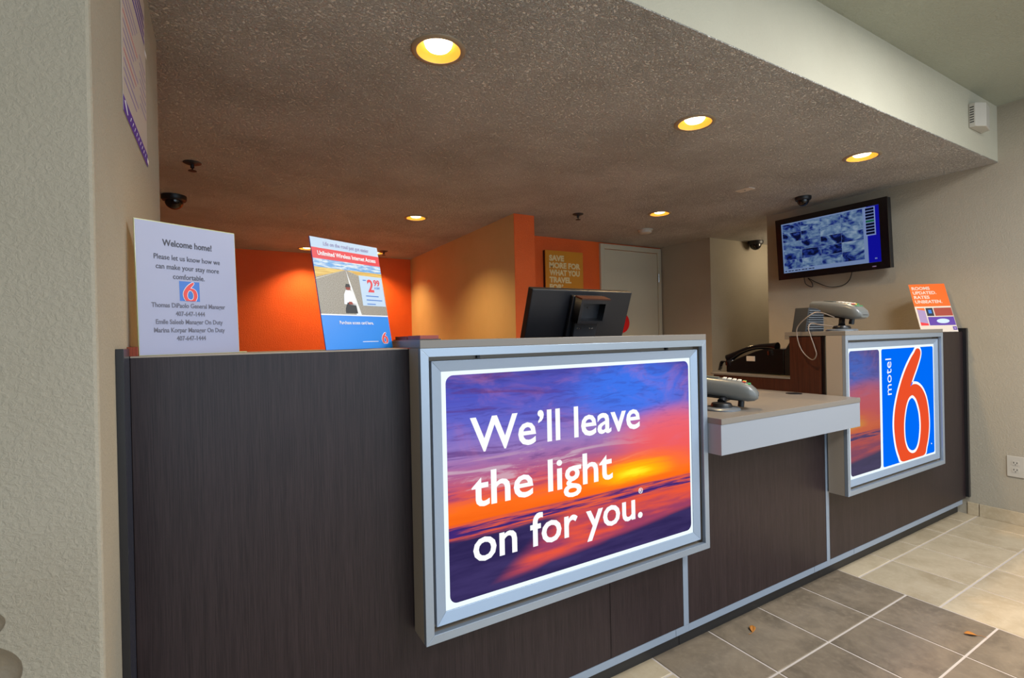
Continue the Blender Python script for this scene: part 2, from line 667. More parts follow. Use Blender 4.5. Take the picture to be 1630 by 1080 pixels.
SIX_OUT = [(0.60, 0.95), (0.645, 0.985), (0.70, 0.985), (0.73, 0.955), (0.715, 0.905), (0.649, 0.815), (0.58, 0.735), (0.525, 0.665), (0.515, 0.652),
           (0.576, 0.668), (0.666, 0.658), (0.755, 0.612), (0.826, 0.53), (0.867, 0.42), (0.883, 0.281), (0.862, 0.163), (0.82, 0.07),
           (0.772, 0.004), (0.56, -0.02), (0.335, 0.004), (0.277, 0.062), (0.23, 0.15), (0.203, 0.256), (0.196, 0.352), (0.215, 0.464), (0.268, 0.586),
           (0.351, 0.716), (0.44, 0.82), (0.53, 0.90)][::-1]
SIX_IN = [(0.542, 0.57), (0.475, 0.546), (0.423, 0.477), (0.389, 0.382), (0.378, 0.284), (0.391, 0.178), (0.441, 0.095), (0.52, 0.054),
          (0.602, 0.058), (0.664, 0.11), (0.7, 0.2), (0.711, 0.299), (0.693, 0.41), (0.644, 0.507), (0.594, 0.553)]
_o, _i = smooth_loop(SIX_OUT), smooth_loop(SIX_IN)


def area_sign(p):
    return sum(p[i - 1][0] * p[i][1] - p[i][0] * p[i - 1][1] for i in range(len(p)))


if area_sign(_o) < 0:
    _o.reverse()
if area_sign(_i) < 0:
    _i.reverse()


def six(x0, y0, w, h, z, border, mat_in, mat_border, parent, clip=None):
    """a numeral 6 with a border, drawn in a w x h field whose lower left corner is x0, y0"""
    f = lambda lp: [(x0 + a * w, (max(y0 + b * h, clip) if clip is not None else y0 + b * h)) for a, b in lp]
    link('numeral_border', fill([f(offset_loop(_o, border)), f(offset_loop(_i, -border))], 0.0004, z), mat_border, parent)
    link('numeral', fill([f(_o), f(_i)], 0.0004, z + 0.001), mat_in, parent)


# ================================================================== SETTING
# floor: base slab of grout and the tiles lying on it
floor = struct('floor', box(-3.4, 6.2, -5.0, 5.2, -0.1, -0.0022), 'grout', 'tiled floor of beige stone with a dark stone strip')
tile_cache = {}


def tile(x0, x1, y0, y1, kind):
    g = 0.0035
    key = (round(x1 - x0, 3), round(y1 - y0, 3), kind)
    if key not in tile_cache:
        w, d = (x1 - x0) / 2 - g, (y1 - y0) / 2 - g
        mb, c = MB(), 0.002
        v = [(sx * w, sy * d, -0.0022) for sx, sy in ((-1, -1), (1, -1), (1, 1), (-1, 1))]
        v += [(sx * w, sy * d, -c) for sx, sy in ((-1, -1), (1, -1), (1, 1), (-1, 1))]
        v += [(sx * (w - c), sy * (d - c), 0) for sx, sy in ((-1, -1), (1, -1), (1, 1), (-1, 1))]
        f = [(8, 9, 10, 11)] + [(a + i, a + (i + 1) % 4, a + 4 + (i + 1) % 4, a + 4 + i) for a in (0, 4) for i in range(4)]
        mb.add(v, f)
        me = mb.mesh('tile')
        me.materials.append(M['tile_dark' if kind else 'tile_light'])
        tile_cache[key] = me
    o = bpy.data.objects.new('tile', tile_cache[key])
    COL.objects.link(o)
    o.location = ((x0 + x1) / 2, (y0 + y1) / 2, 0)
    o.parent = floor


DX = [1.2774, 1.5927, 1.9208, 2.2472, 2.5707]
DY = [0.062, -0.245, -0.5515, -0.858, -1.1645, -1.471, -1.7775, -2.084]
for i in range(4):
    for j in range(len(DY) - 1):
        tile(DX[i], DX[i + 1], DY[j + 1], DY[j], 1)
LXR = [2.5707, 2.9062, 3.2186, 3.5549, 3.876, XR - 0.002]
LXL = [1.2774, 0.957, 0.637, 0.317, -0.003, -0.323, -0.643, -0.963]
LY = [0.062, -0.0512, -0.3665, -0.6818, -0.9971, -1.3124, -1.6277, -1.943]
for j in range(len(LY) - 1):
    for i in range(len(LXR) - 1):
        tile(LXR[i], LXR[i + 1], LY[j + 1], LY[j], 0)
    for i in range(len(LXL) - 1):
        if LXL[i] < XL and LY[j] > -0.3:
            continue
        y1 = LY[j]
        if LXL[i + 1] < XL and y1 > -0.29:
            continue
        tile(LXL[i + 1], LXL[i], LY[j + 1], y1, 0)

# lamps of the lower ceiling: position list used for holes and fixtures
LAMPS = [((0.597, 0.336), 'over the wide light box sign'), ((1.905, 0.316), 'above the low transaction shelf'),
         ((3.172, 0.170), 'above the numeral light box'), ((1.335, 2.673), 'beside the tan partition wall'),
         ((3.112, 1.668), 'between the sprinkler and the smoke detector'), ((0.735, 4.480), 'by the orange rear wall, the farther one from the tan partition'),
         ((1.482, 4.470), 'by the orange rear wall, close to the tan partition')]
CX_LO, CX_HI, CY_HI = -3.3, 6.1, 5.1
cm = fill([[(CX_LO, YS), (CX_HI, YS), (CX_HI, CY_HI), (CX_LO, CY_HI)]] + [circle(p[0], p[1], 0.0785, 40) for p, _ in LAMPS], 0.002, ZC + 0.002)
struct('ceiling', cm, 'ceiling', 'low textured ceiling over the reception counter')
struct('ceiling.001', box(-3.4, 6.2, -5.0, YS, ZU, ZU + 0.05), 'ceil_up', 'higher lobby ceiling in front of the soffit')
struct('wall_soffit', box(XL, XR, YS, YS + 0.02, ZC + 0.0045, ZU + 0.05), 'fascia', 'pale soffit face stepping down to the low ceiling')
struct('wall_left', box(-3.3, XL, -0.2757, 0.7447, -0.006, 2.61), 'wall', 'thick textured wall end beside the counter', bevel=0.006)
struct('wall_right', box(XR, XR + 0.13, -5.0, TWY, -0.006, 2.61), 'wall', 'textured beige side wall with the screen', bevel=0.004)
struct('wall_back', box(-1.7, PX0, B1, B1 + 0.1, -0.006, ZC + 0.1), 'orange', 'orange rear wall')
struct('wall_partition', box(PX0, PX1, PY + 0.004, B1 + 0.1, -0.006, ZC), 'tan', 'tan partition wall')
struct('wall_partition_end', box(PX0, PX1, PY, PY + 0.004, -0.006, ZC), 'orange', 'orange end face of the partition')
struct('wall_office', box(PX1, JX, B2, B2 + 0.1, -0.006, ZC), 'orange', 'orange wall around the office door')
struct('wall_jog', box(JX, 6.1, JY, B2 + 0.1, -0.006, ZC), 'wall', 'beige wall block beside the door')
struct('wall_far_left', box(-1.8, -1.7, 0.7447, B1 + 0.1, -0.006, ZC), 'wall')
struct('wall_passage', box(6.0, 6.1, TWY, JY, -0.006, ZC), 'wall')
struct('wall_passage_side', box(XR + 0.13, 6.1, TWY - 0.1, TWY, -0.006, ZC), 'wall')
struct('wall_lobby_left', box(-3.4, -3.3, -5.0, 0, -0.006, 2.61), 'wall')

# baseboard of stone pieces on the side wall
bb = bpy.data.objects.new('baseboard_right', None)
COL.objects.link(bb)
bb['kind'] = 'structure'
yy = -0.0
for k, y in enumerate([0.0, -0.058, -0.3733, -0.6886, -1.004, -1.3193, -1.6346][:-1]):
    y2 = [0.0, -0.058, -0.3733, -0.6886, -1.004, -1.3193, -1.6346][k + 1]
    link('baseboard_piece', box(XR - 0.009, XR - 0.0005, y2 + 0.002, y - 0.002, 0.0, 0.079), 'tile_light', bb, bevel=0.002)

# storefront glazing bars behind the camera
win = bpy.data.objects.new('window_1', None)
COL.objects.link(win)
win['kind'] = 'structure'
for x in (-3.25, -1.6, 0.0, 1.6, 3.2, 3.99):
    link('mullion', box(x - 0.03, x + 0.03, -5.0, -4.93, 0.0, 2.55), 'alu', win)
for z in (0.02, 2.5):
    link('transom', box(-3.2, 4.0, -4.99, -4.94, z, z + 0.05), 'alu', win)

# office door with frame
dr = bpy.data.objects.new('door_1', None)
COL.objects.link(dr)
dr['kind'] = 'structure'
dr['label'] = 'pale grey-beige office door in a painted frame'
y = B2
for n_, a in (('door_frame', (3.4667, 3.523, y - 0.03, y, 0, 2.2034)), ('door_frame', (4.335, 4.384, y - 0.03, y, 0, 2.2034)),
              ('door_frame', (3.523, 4.335, y - 0.03, y, 2.1500, 2.2034))):
    link(n_, box(*a), 'door', dr, bevel=0.003)
leaf = link('door_leaf', box(3.528, 4.330, y - 0.016, y - 0.001, 0.008, 2.1455), 'door', dr, bevel=0.002)
for z in (1.86, 1.1, 0.3):
    link('hinge', MB().lathe([(0.007, -0.05), (0.007, 0.05)], 10, (4.334, y - 0.034, z)), 'chrome', dr)
link('door_handle', MB().tube([(3.60, y - 0.017, 1.0), (3.60, y - 0.06, 1.0), (3.61, y - 0.065, 1.0), (3.70, y - 0.065, 1.0)], 0.009), 'chrome', leaf)

# ================================================================== COUNTER
t = thing('counter_unit', 'dark wood-grain reception counter section carrying the two paper signs', 'counter', (XL, 0, 0))
o0 = XL


def cpart(name, mat, x0, x1, y0, y1, z0, z1, root, ox, bevel=0.0):
    return link(name, box(x0 - ox, x1 - ox, y0, y1, z0, z1), mat, root, bevel=bevel)


cpart('front_panel', 'dark', XL + 0.006, 1.0374, 0, 0.018, STZ, BZ1 - 0.003, t, o0)
cpart('front_panel', 'dark', 1.0394, S1[0] - 0.0005, 0, 0.018, STZ, BZ1 - 0.003, t, o0)
cpart('carcass', 'brown', XL + 0.002, S1[1], 0.0185, 0.15, STB, BZ1 - 0.0035, t, o0)
cpart('ledge', 'boxside', XL + 0.006, BX0 - 0.001, -0.001, 0.22, BZ1 - 0.003, BZ1, t, o0)
cpart('toe_kick', 'toe', XL + 0.002, 1.42, TOE, 0.15, 0.0, STB, t, o0)
cpart('base_strip', 'strip', XL + 0.006, 1.351, -0.0015, 0.018, STB, STZ - 0.0005, t, o0)
cpart('base_strip', 'strip', 1.353, S1[1], -0.0015, 0.018, STB, STZ - 0.0005, t, o0)
cpart('trim_strip', 'strip', S1[0], S1[1], -0.0015, 0.018, STZ, BZ0 + 0.3, t, o0)
et = thing('scribe_board', 'dark upright scribe board between the counter and the thick wall end', 'trim board', (XL, 0, 0))
eb = link('end_board', MB().prism([(0.0005, -0.128), (0.013, -0.128), (0.007, -0.07), (0.005, -0.001), (0.0005, -0.001)], 0.0, 1.196), 'edge', et, bevel=0.0015)
link('edge_face', box(0.0006, 0.0128, -0.1295, -0.1281, 0.0, 1.196), 'black', eb)
link('end_cap', box(0.0005, 0.018, 0.0, 0.10, BZ1 + 0.0004, 1.199), 'cap', et)

t = thing('counter_unit', 'dark counter section below the low pale transaction shelf', 'counter', (S1[1], 0, 0))
o0 = S1[1]
cpart('front_panel', 'dark', S1[1] + 0.0005, S2[0] - 0.0005, 0, 0.018, STZ, 0.876, t, o0)
cpart('carcass', 'brown', S1[1] + 0.0005, 2.3995, 0.0185, 0.30, STB, 0.8765, t, o0)
cpart('toe_kick', 'toe', S1[1] + 0.0005, 2.3995, TOE, 0.15, 0.0, STB, t, o0)
cpart('base_strip', 'strip', S1[1] + 0.0005, 2.277, -0.0015, 0.018, STB, STZ - 0.0005, t, o0)
cpart('base_strip', 'strip', 2.2788, S2[0] - 0.0005, -0.0015, 0.018, STB, STZ - 0.0005, t, o0)

t = thing('counter_unit', 'dark wood-grain counter section ending at the side wall, with red-brown inner side', 'counter', (S2[1], 0, 0))
o0 = S2[1]
cpart('trim_strip', 'strip', S2[0], S2[1], -0.0015, 0.018, STB, 0.876, t, o0)
cpart('front_panel', 'dark', S2[1] + 0.0005, XR - 0.03, 0, 0.018, STZ, BZ1 - 0.003, t, o0)
link('side_panel', MB().prism([(0.019, STB), (0.62, STB), (0.62, 0.962), (0.1675, 0.962), (0.1675, BZ1 - 0.004), (0.019, BZ1 - 0.004)], CX0 - o0, CX0 + 0.018 - o0, 'x'), 'brown', t)
cpart('carcass', 'brown', CX0 + 0.0185, XR - 0.03, 0.0185, 0.1675, STB, BZ1 - 0.0035, t, o0)
cpart('rear_cabinet', 'brown', CX0 + 0.0185, XR - 0.002, 0.168, 0.62, 0.1, 0.9615, t, o0)
cpart('rear_worktop', 'slab', CX0 - 0.002, XR - 0.002, 0.168, 0.64, 0.962, 0.972, t, o0)
cpart('ledge', 'dark', CX1 + 0.001, XR - 0.03, -0.001, 0.1675, BZ1 - 0.003, BZ1, t, o0)
cpart('toe_kick', 'toe', 2.4, XR - 0.012, TOE, 0.15, 0.0, STB, t, o0)
cpart('base_strip', 'strip', S2[1] + 0.0005, 2.635, -0.0015, 0.018, STB, STZ - 0.0005, t, o0)
cpart('base_strip', 'strip', 2.637, XR - 0.085, -0.0015, 0.018, STB, STZ - 0.0005, t, o0)
et = thing('scribe_board', 'black upright scribe board between the counter and the side wall', 'trim board', (XR, 0, 0))
link('end_board', box(-0.0285, -0.001, -0.018, 0.15, 0.115, 1.203), 'black', et, bevel=0.001)


# light boxes: local x along the counter, local y up, local z towards the lobby
def light_box(label, x0, x1, z0, z1, group):
    w, h = x1 - x0, z1 - z0
    d = -BY
    r = thing('light_box', label, 'light box', mat=frame((x0, -0.0016, z0), (1, 0, 0), (0, 0, 1)))
    d -= 0.0016
    fw = 0.0225
    # carcass: back and four sides set behind the face rails
    link('box_back', box(0.004, w - 0.004, 0.004, h - 0.004, 0.0, 0.006), 'void', r)
    for a in ((0, 0.016, 0, h), (w - 0.016, w, 0, h), (0.0165, w - 0.0165, 0, 0.016), (0.0165, w - 0.0165, h - 0.016, h)):
        link('box_side', box(*a, 0.0065, d - 0.016), 'boxside', r)
    # outer mitred face rails

    def rails(nm, mat, a, b, zz0, zz1, wid, bev, slope=0.0):
        # a=(x0,y0) b=(x1,y1) outer corners
        (xa, ya), (xb, yb) = a, b
        for q in (((xa, ya), (xb, ya), (xb - wid, ya + wid), (xa + wid, ya + wid)), ((xb, ya), (xb, yb), (xb - wid, yb - wid), (xb - wid, ya + wid)),
                  ((xb, yb), (xa, yb), (xa + wid, yb - wid), (xb - wid, yb - wid)), ((xa, yb), (xa, ya), (xa + wid, ya + wid), (xa + wid, yb - wid))):
            mb = MB()
            cx, cy = sum(p[0] for p in q) / 4, sum(p[1] for p in q) / 4
            v = [(p[0], p[1], zz0) for p in q] + [(p[0], p[1], zz1 - (slope if i > 1 else 0)) for i, p in enumerate(q)]
            mb.add(v, [(3, 2, 1, 0), (4, 5, 6, 7)] + [(i, (i + 1) % 4, 4 + (i + 1) % 4, 4 + i) for i in range(4)])
            link(nm, mb, mat, r, bevel=bev)
    rails('face_rail', 'alu', (0, 0), (w, h), d - 0.0155, d, fw, 0.0008)
    g = 0.034
    link('liner', box(0.017, w - 0.017, 0.017, h - 0.017, 0.0065, 0.048), 'boxside', r)
    rails('inner_rail', 'alu2', (g, g), (w - g, h - g), 0.0485, d - 0.012, 0.029, 0.0008, 0.008)
    e = g + 0.0295
    lit = link('lit_panel', box(e - 0.006, w - e + 0.006, e - 0.006, h - e + 0.006, 0.0485, d - 0.0225), 'litwhite', r)
    return r, w, h, d - 0.0223, e


r, w, h, zf, e = light_box('wide backlit sign box with a sunset beach print and white slogan', BX0, BX1, BZ0, BZ1, None)
m_ = 0.0125
me = fill([rrect(e + m_, w - e - m_ + 0.004, e + m_, h - e - m_ + 0.002, 0.022)], 0.0004, zf + 0.0003)
set_uv(me, e, w - e, e, h - e)
link('sunset_print', me, 'sunset', r)
for body, xa, xb, zb in (("We’ll leave", 0.4947, 1.1205, 0.893), ("the light", 0.4955, 0.9965, 0.744), ("on for you.", 0.4965, 1.124, 0.594)):
    split_letters(text(body, xa - BX0, zb - BZ0, zf + 0.0014, 0.134, 'letter', r, width=xb - xa, bold=0.0018))
text('®', 1.108 - BX0, 0.672 - BZ0, zf + 0.0014, 0.026, 'letter', r)
for x in (0.18, 0.92):
    link('catch', box(x - 0.004, x + 0.004, h - 0.032, h - 0.0235, 0.0485, 0.06), 'mblack', r)

r, w, h, zf, e = light_box('backlit sign box with an orange numeral on blue beside a sunset strip', CX0, CX1, CZ0, BZ1, None)
me = fill([rrect(e + 0.010, 0.3640, e + 0.012, h - e - 0.012, 0.018)], 0.0004, zf + 0.0003)
set_uv(me, e, 0.364, e, h - e)
link('sunset_print', me, 'sunset2', r)
bx0, bx1 = 0.3885, w - e - 0.012
by0, by1 = e + 0.010, h - e - 0.012
link('blue_print', fill([rrect(bx0, bx1, by0, by1, 0.012)], 0.0004, zf + 0.0003), 'boxblue', r)
six(bx0, by0, bx1 - bx0, by1 - by0, zf + 0.0013, 0.024, 'boxred', 'letter', r, clip=by0)
tm = text('motel', 0, 0, 0, 0.115, 'letter', r, width=0.186, bold=-0.0008)
for v in tm.data.vertices:
    x, y_ = v.co.x, v.co.y
    v.co.x, v.co.y, v.co.z = bx0 + 0.099 - y_ * 0.78, by0 + 0.362 + x, zf + 0.0013 + v.co.z
link('full_stop', fill([circle(bx1 - 0.040, by0 + 0.052, 0.004, 10)], 0.0004, zf + 0.0013), 'letter', r)
link('catch', box(0.030, 0.038, h - 0.032, h - 0.0235, 0.0485, 0.06), 'mblack', r)

# worktops
s = thing('worktop', 'grey worktop slab above the wide sunset sign box', 'worktop', (BX0, BY, BZ1))
link('slab', box(0, BX1 - BX0, 0, 0.245 + 0.03, 0.0004, BZS - BZ1), 'slab', s, bevel=0.001)
s = thing('worktop', 'grey worktop slab above the numeral sign box', 'worktop', (CX0, BY, BZ1))
link('slab', box(0, CX1 - CX0, 0, 0.286, 0.0004, BZS - BZ1), 'slab', s, bevel=0.001)
link('rear_lip', box(0, CX1 - CX0, 0.263, 0.286, -0.016, 0.0003), 'slab', s)
s = thing('transaction_shelf', 'low pale transaction shelf jutting out between the two light boxes', 'shelf', (BX1, -0.1515, 0.7681))
L = CX0 - BX1
link('shelf_top', box(0.001, L - 0.001, 0, 0.60, 0.8773 - 0.7681, 0.13), 'slab', s, bevel=0.001)
link('apron', box(0.001, L - 0.001, 0.002, 0.149, 0, 0.109), 'apron', s, bevel=0.001)
g_ = link('grommet', MB().lathe([(0.036, 0.0), (0.036, 0.002), (0.028, 0.003), (0.024, 0.0015)], 24, (2.336 - BX1, 0.112 + 0.1515, 0.13)), 'mblack', s, True)

# desk behind the wide box (carries the monitor)
dk = thing('work_desk', 'dark work desk hidden behind the wide sign box', 'desk', (0.35, 0.155, 0))
link('desk_top', box(0, 1.06, 0, 0.60, 0.72, 0.75), 'brown', dk)
for x in (0.0, 1.03):
    link('desk_leg', box(x, x + 0.03, 0.02, 0.58, 0, 0.7195), 'brown', dk)

# ================================================================== THINGS
# recessed ceiling lamps
proto = None
for li, ((px, py), where) in enumerate(LAMPS):
    lp = thing('ceiling_lamp', 'lit recessed ceiling lamp ' + where, 'lamp', (px, py, ZC), group='recessed downlights')
    if proto is None:
        ring = MB().lathe([(0.0770, 0.0), (0.0770, -0.005), (0.084, -0.0065), (0.094, -0.003), (0.0965, -0.0002), (0.0965, 0.0), (0.077, 0.0)], 48, cap=False).mesh('trim_ring')
        cone = MB().lathe([(0.0768, -0.004), (0.073, 0.006), (0.065, 0.016), (0.056, 0.023), (0.050, 0.026)], 48, cap=False).mesh('reflector')
        can = MB().lathe([(0.0785, 0.0045), (0.0785, 0.11), (0.0, 0.11)], 32, cap=False).mesh('can')
        bulb = MB().lathe([(0.0500, 0.026), (0.046, 0.014), (0.039, 0.006), (0.022, 0.001), (0.0005, 0.0)], 32, cap=False).mesh('bulb')
        for me, mt in ((ring, 'ring'), (cone, 'baffle'), (can, 'mgrey'), (bulb, 'bulb')):
            smooth_mesh(me, 50)
            me.materials.append(M[mt])
        proto = (ring, cone, can, bulb)
    for nm, me in zip(('trim_ring', 'reflector', 'lamp_can', 'bulb'), proto):
        o = bpy.data.objects.new(nm, me)
        COL.objects.link(o)
        o.parent = lp
    ld = bpy.data.lights.new('downlight', 'SPOT')
    ld.energy = DOWNLIGHT_W * (5.6 if li > 2 else 4)
    ld.color = WARM
    ld.spot_size = math.radians(125)
    ld.spot_blend = 0.8
    ld.shadow_soft_size = 0.04
    lo = bpy.data.objects.new('downlight', ld)
    COL.objects.link(lo)
    lo.location = (px, py, ZC - 0.004)
pd = bpy.data.lights.new('passage_light', 'POINT')
pd.energy, pd.color, pd.shadow_soft_size = 9, (1.0, 0.84, 0.62), 0.12
po = bpy.data.objects.new('passage_light', pd)
COL.objects.link(po)
po.location = (5.3, 1.62, ZC - 0.14)

# sprinklers
for (x, y), where in (((-0.2045, 1.994), 'near the thick wall end'), ((2.494, 1.981), 'in front of the amber sign wall'), ((1.5287, 4.31), 'by the orange rear wall')):
    sp = thing('fire_sprinkler', 'small dark ceiling sprinkler head ' + where, 'sprinkler', (x, y, ZC), group='ceiling sprinklers')
    link('escutcheon', MB().lathe([(0.045, 0), (0.045, -0.003), (0.03, -0.010), (0.012, -0.012)], 24), 'mgrey', sp, True)
    link('stem', MB().lathe([(0.010, -0.012), (0.010, -0.03), (0.004, -0.034), (0.004, -0.045)], 12), 'mblack', sp, True)
    link('deflector', MB().lathe([(0.020, -0.045), (0.022, -0.048), (0.004, -0.049)], 16), 'mblack', sp, True)

# dome cameras
for (x, y), where, k in (((-0.344, 2.784), 'beside the thick wall end', 1.35), ((3.728, 0.822), 'above the wall screen', 1.0), ((5.06, 2.09), 'in the corner of the beige passage', 1.45)):
    dc = thing('dome_camera', 'black dome security camera on the ceiling ' + where, 'camera', (x, y, ZC), group='dome cameras')
    link('camera_base', MB().lathe([(0.055 * k, 0), (0.055 * k, -0.018 * k), (0.050 * k, -0.026 * k), (0.042 * k, -0.028 * k)], 28), 'mblack', dc, True)
    link('dome', MB().lathe([(0.041 * k, -0.0281 * k)] + [(0.041 * k * math.cos(a), -0.0281 * k - 0.041 * k * math.sin(a)) for a in (0.3, 0.6, 0.9, 1.2, 1.45, 1.56)], 28), 'gblack', dc, True)

sd = thing('smoke_detector', 'round white smoke detector on the low ceiling', 'smoke detector', (3.4715, 2.187, ZC))
link('mount', MB().lathe([(0.070, 0), (0.070, -0.010), (0.066, -0.012)], 28), 'white', sd, True)
link('cover', MB().lathe([(0.060, -0.0121), (0.058, -0.030), (0.045, -0.038), (0.02, -0.040)], 28), 'white', sd, True)
ap = thing('ceiling_plate', 'small pale blank plate fixed on the low ceiling', 'plate', (3.14, 0.90, ZC))
link('plate', box(-0.035, 0.035, -0.055, 0.055, -0.006, -0.0002), 'paper2', ap, bevel=0.001)
link('screw', MB().lathe([(0.006, -0.0061), (0.005, -0.008)], 10, (0, 0, 0)), 'mblack', ap)

sb = thing('wall_sounder', 'white wedge-shaped sounder box on the soffit face', 'alarm', (3.72, YS - 0.0005, 2.345))
link('case', MB().prism([(-0.10, 0), (0.085, 0), (0.065, -0.045), (-0.04, -0.060), (-0.10, -0.03)], 0.0, 0.135), 'white', sb, bevel=0.004)
for k in range(7):
    link('vent_slot', box(-0.1015, -0.0995, -0.024, -0.006, 0.025 + k * 0.014, 0.030 + k * 0.014), 'mblack', sb)

ol = thing('wall_outlet', 'white duplex power outlet low on the beige side wall', 'outlet', mat=frame((XR - 0.0005, -0.2305, 0.353), (0, -1, 0), (0, 0, 1)))
link('cover_plate', box(-0.040, 0.040, -0.064, 0.064, 0, 0.006), 'white', ol, bevel=0.003)
for yy in (-0.021, 0.021):
    rc = link('receptacle', fill([rrect(-0.017, 0.017, yy - 0.014, yy + 0.014, 0.008)], 0.001, 0.0068), 'white', ol)
    for xx in (-0.007, 0.007):
        link('slot', box(xx - 0.0015, xx + 0.0015, yy - 0.002, yy + 0.008, 0.0070, 0.0083), 'mblack', rc)
    link('slot', box(-0.002, 0.002, yy - 0.010, yy - 0.006, 0.0070, 0.0083), 'mblack', rc)


# ---- television on the side wall
def camera_view_mat():
    t = NT('camera_view')
    inf = t.n('ShaderNodeObjectInfo')
    co = t.coord()
    ad = t.n('ShaderNodeVectorMath', operation='ADD')
    t.l(co, ad.inputs[0])
    cb = t.n('ShaderNodeCombineXYZ')
    t.l(t.math('MULTIPLY', inf.outputs['Random'], 31.0), cb.inputs[2])
    t.l(t.math('MULTIPLY', inf.outputs['Random'], 17.0), cb.inputs[0])
    t.l(cb.outputs[0], ad.inputs[1])
    mp = t.mapping(ad.outputs[0], (1, 1.6, 1), (0, 0, 0), (0, 0, 0.4))
    n1 = t.noise(mp, 9, 2, 0.45, 1.6)
    n2 = t.noise(mp, 45, 2, 0.5, 0.5)
    f = t.math('ADD', t.math('MULTIPLY', n1, 0.8), t.math('MULTIPLY', n2, 0.2))
    f = t.math('ADD', f, t.math('MULTIPLY', t.math('SUBTRACT', inf.outputs['Random'], 0.5), 0.2))
    c = t.ramp(f, [(0.33, lin((14, 20, 56))), (0.42, lin((34, 54, 138))), (0.50, lin((84, 112, 158))), (0.60, lin((118, 146, 180))), (0.70, lin((150, 172, 196)))])
    t.emit(c, 0.6)
    return t.m


M['view'] = camera_view_mat()
M['scr'] = emitter('screen_border', (112, 132, 172), 0.8)
M['scrblue'] = emitter('screen_blue', (16, 16, 150), 0.8)
M['scrlist'] = emitter('screen_list', (120, 138, 190), 0.8)
M['scrdark'] = emitter('screen_dark', (10, 16, 44), 0.6)
M['scrgreen'] = emitter('screen_green', (30, 96, 70), 0.7)
TVW, TVH = 0.80, 0.494
tv = thing('wall_television', 'black wall-mounted screen showing a grid of security camera pictures', 'television', mat=frame((3.935, 1.149, 1.632), (0, -1, 0), (-0.036, 0, 0.493)))
link('bezel', fill([[(0, 0), (TVW, 0), (TVW, TVH), (0, TVH)], [(0.045, 0.052), (0.045, TVH - 0.042), (TVW - 0.052, TVH - 0.042), (TVW - 0.052, 0.052)]], 0.006, -0.006), 'gblack', tv)
link('case', box(0.002, TVW - 0.002, 0.002, TVH - 0.002, -0.062, -0.0122), 'mblack', tv, bevel=0.004)
scr = link('screen', box(0.0452, TVW - 0.0522, 0.0522, TVH - 0.0422, -0.012, -0.006), 'scr', tv)
sx0, sx1, sy0, sy1 = 0.053, 0.643, 0.082, 0.444
cw, chh = (sx1 - sx0) / 4, (sy1 - sy0) / 5
vm = box(-cw / 2 + 0.0008, cw / 2 - 0.0008, -chh / 2 + 0.0008, chh / 2 - 0.0008, -0.0058, -0.0050).mesh('camera_view')
vm.materials.append(M['view'])
for i in range(4):
    for j in range(5):
        o = bpy.data.objects.new('camera_view', vm)
        COL.objects.link(o)
        o.parent = scr
        o.location = (sx0 + cw * (i + 0.5), sy0 + chh * (j + 0.5), 0)
link('blue_column', box(0.668, TVW - 0.0525, 0.0525, TVH - 0.0425, -0.0058, -0.0050), 'scrblue', scr)
link('list_frame', box(0.654, 0.722, 0.245, 0.446, -0.0048, -0.0044), 'scrlist', scr)
for k in range(9):
    z0 = 0.424 - k * 0.0213
    link('list_entry', box(0.661, 0.715, z0, z0 + 0.0165, -0.0042, -0.0038), 'scrgreen' if k == 4 else 'scrdark', scr)
for x in (0.708, 0.716):
    link('screen_mark', box(x, x + 0.005, 0.074, 0.084, -0.0048, -0.0044), 'scrlist', scr)
for k in range(9):
    link('screen_mark', box(0.056 + k * 0.027, 0.056 + k * 0.027 + 0.016 + 0.006 * (k % 2), 0.063, 0.070, -0.0058, -0.0052), 'scrdark', scr)
link('maker_mark', box(TVW - 0.11, TVW - 0.085, 0.020, 0.026, 0.0003, 0.0010), 'lilac', tv)
link('wall_bracket', box(0.25, 0.55, 0.12, 0.38, -0.105, -0.0625), 'mblack', tv)


def crom(p, n=6):
    out = []
    N = len(p)
    for i in range(N - 1):
        p0, p1, p2, p3 = (Vector(p[min(max(i + k - 1, 0), N - 1)]) for k in range(4))
        for k in range(n):
            t_ = k / n
            out.append(0.5 * ((2 * p1) + (p2 - p0) * t_ + (2 * p0 - 5 * p1 + 4 * p2 - p3) * t_ * t_ + (3 * p1 - p0 - 3 * p2 + p3) * t_ ** 3))
    out.append(Vector(p[-1]))
    return out


tag(link('screen_cable', MB().tube(crom([(4.03, 0.9948, 1.66), (4.045, 0.9906, 1.5922), (4.05, 0.9412, 1.5616), (4.05, 0.945, 1.60), (4.045, 0.97, 1.635), (4.05, 0.9063, 1.5935),
         (4.05, 0.8116, 1.5488), (4.05, 0.7201, 1.5494), (4.05, 0.6662, 1.587), (4.04, 0.6391, 1.66)]), 0.0032, 6), 'cable_b', None, True),
    'thin black cable looping below the wall screen', 'cable')


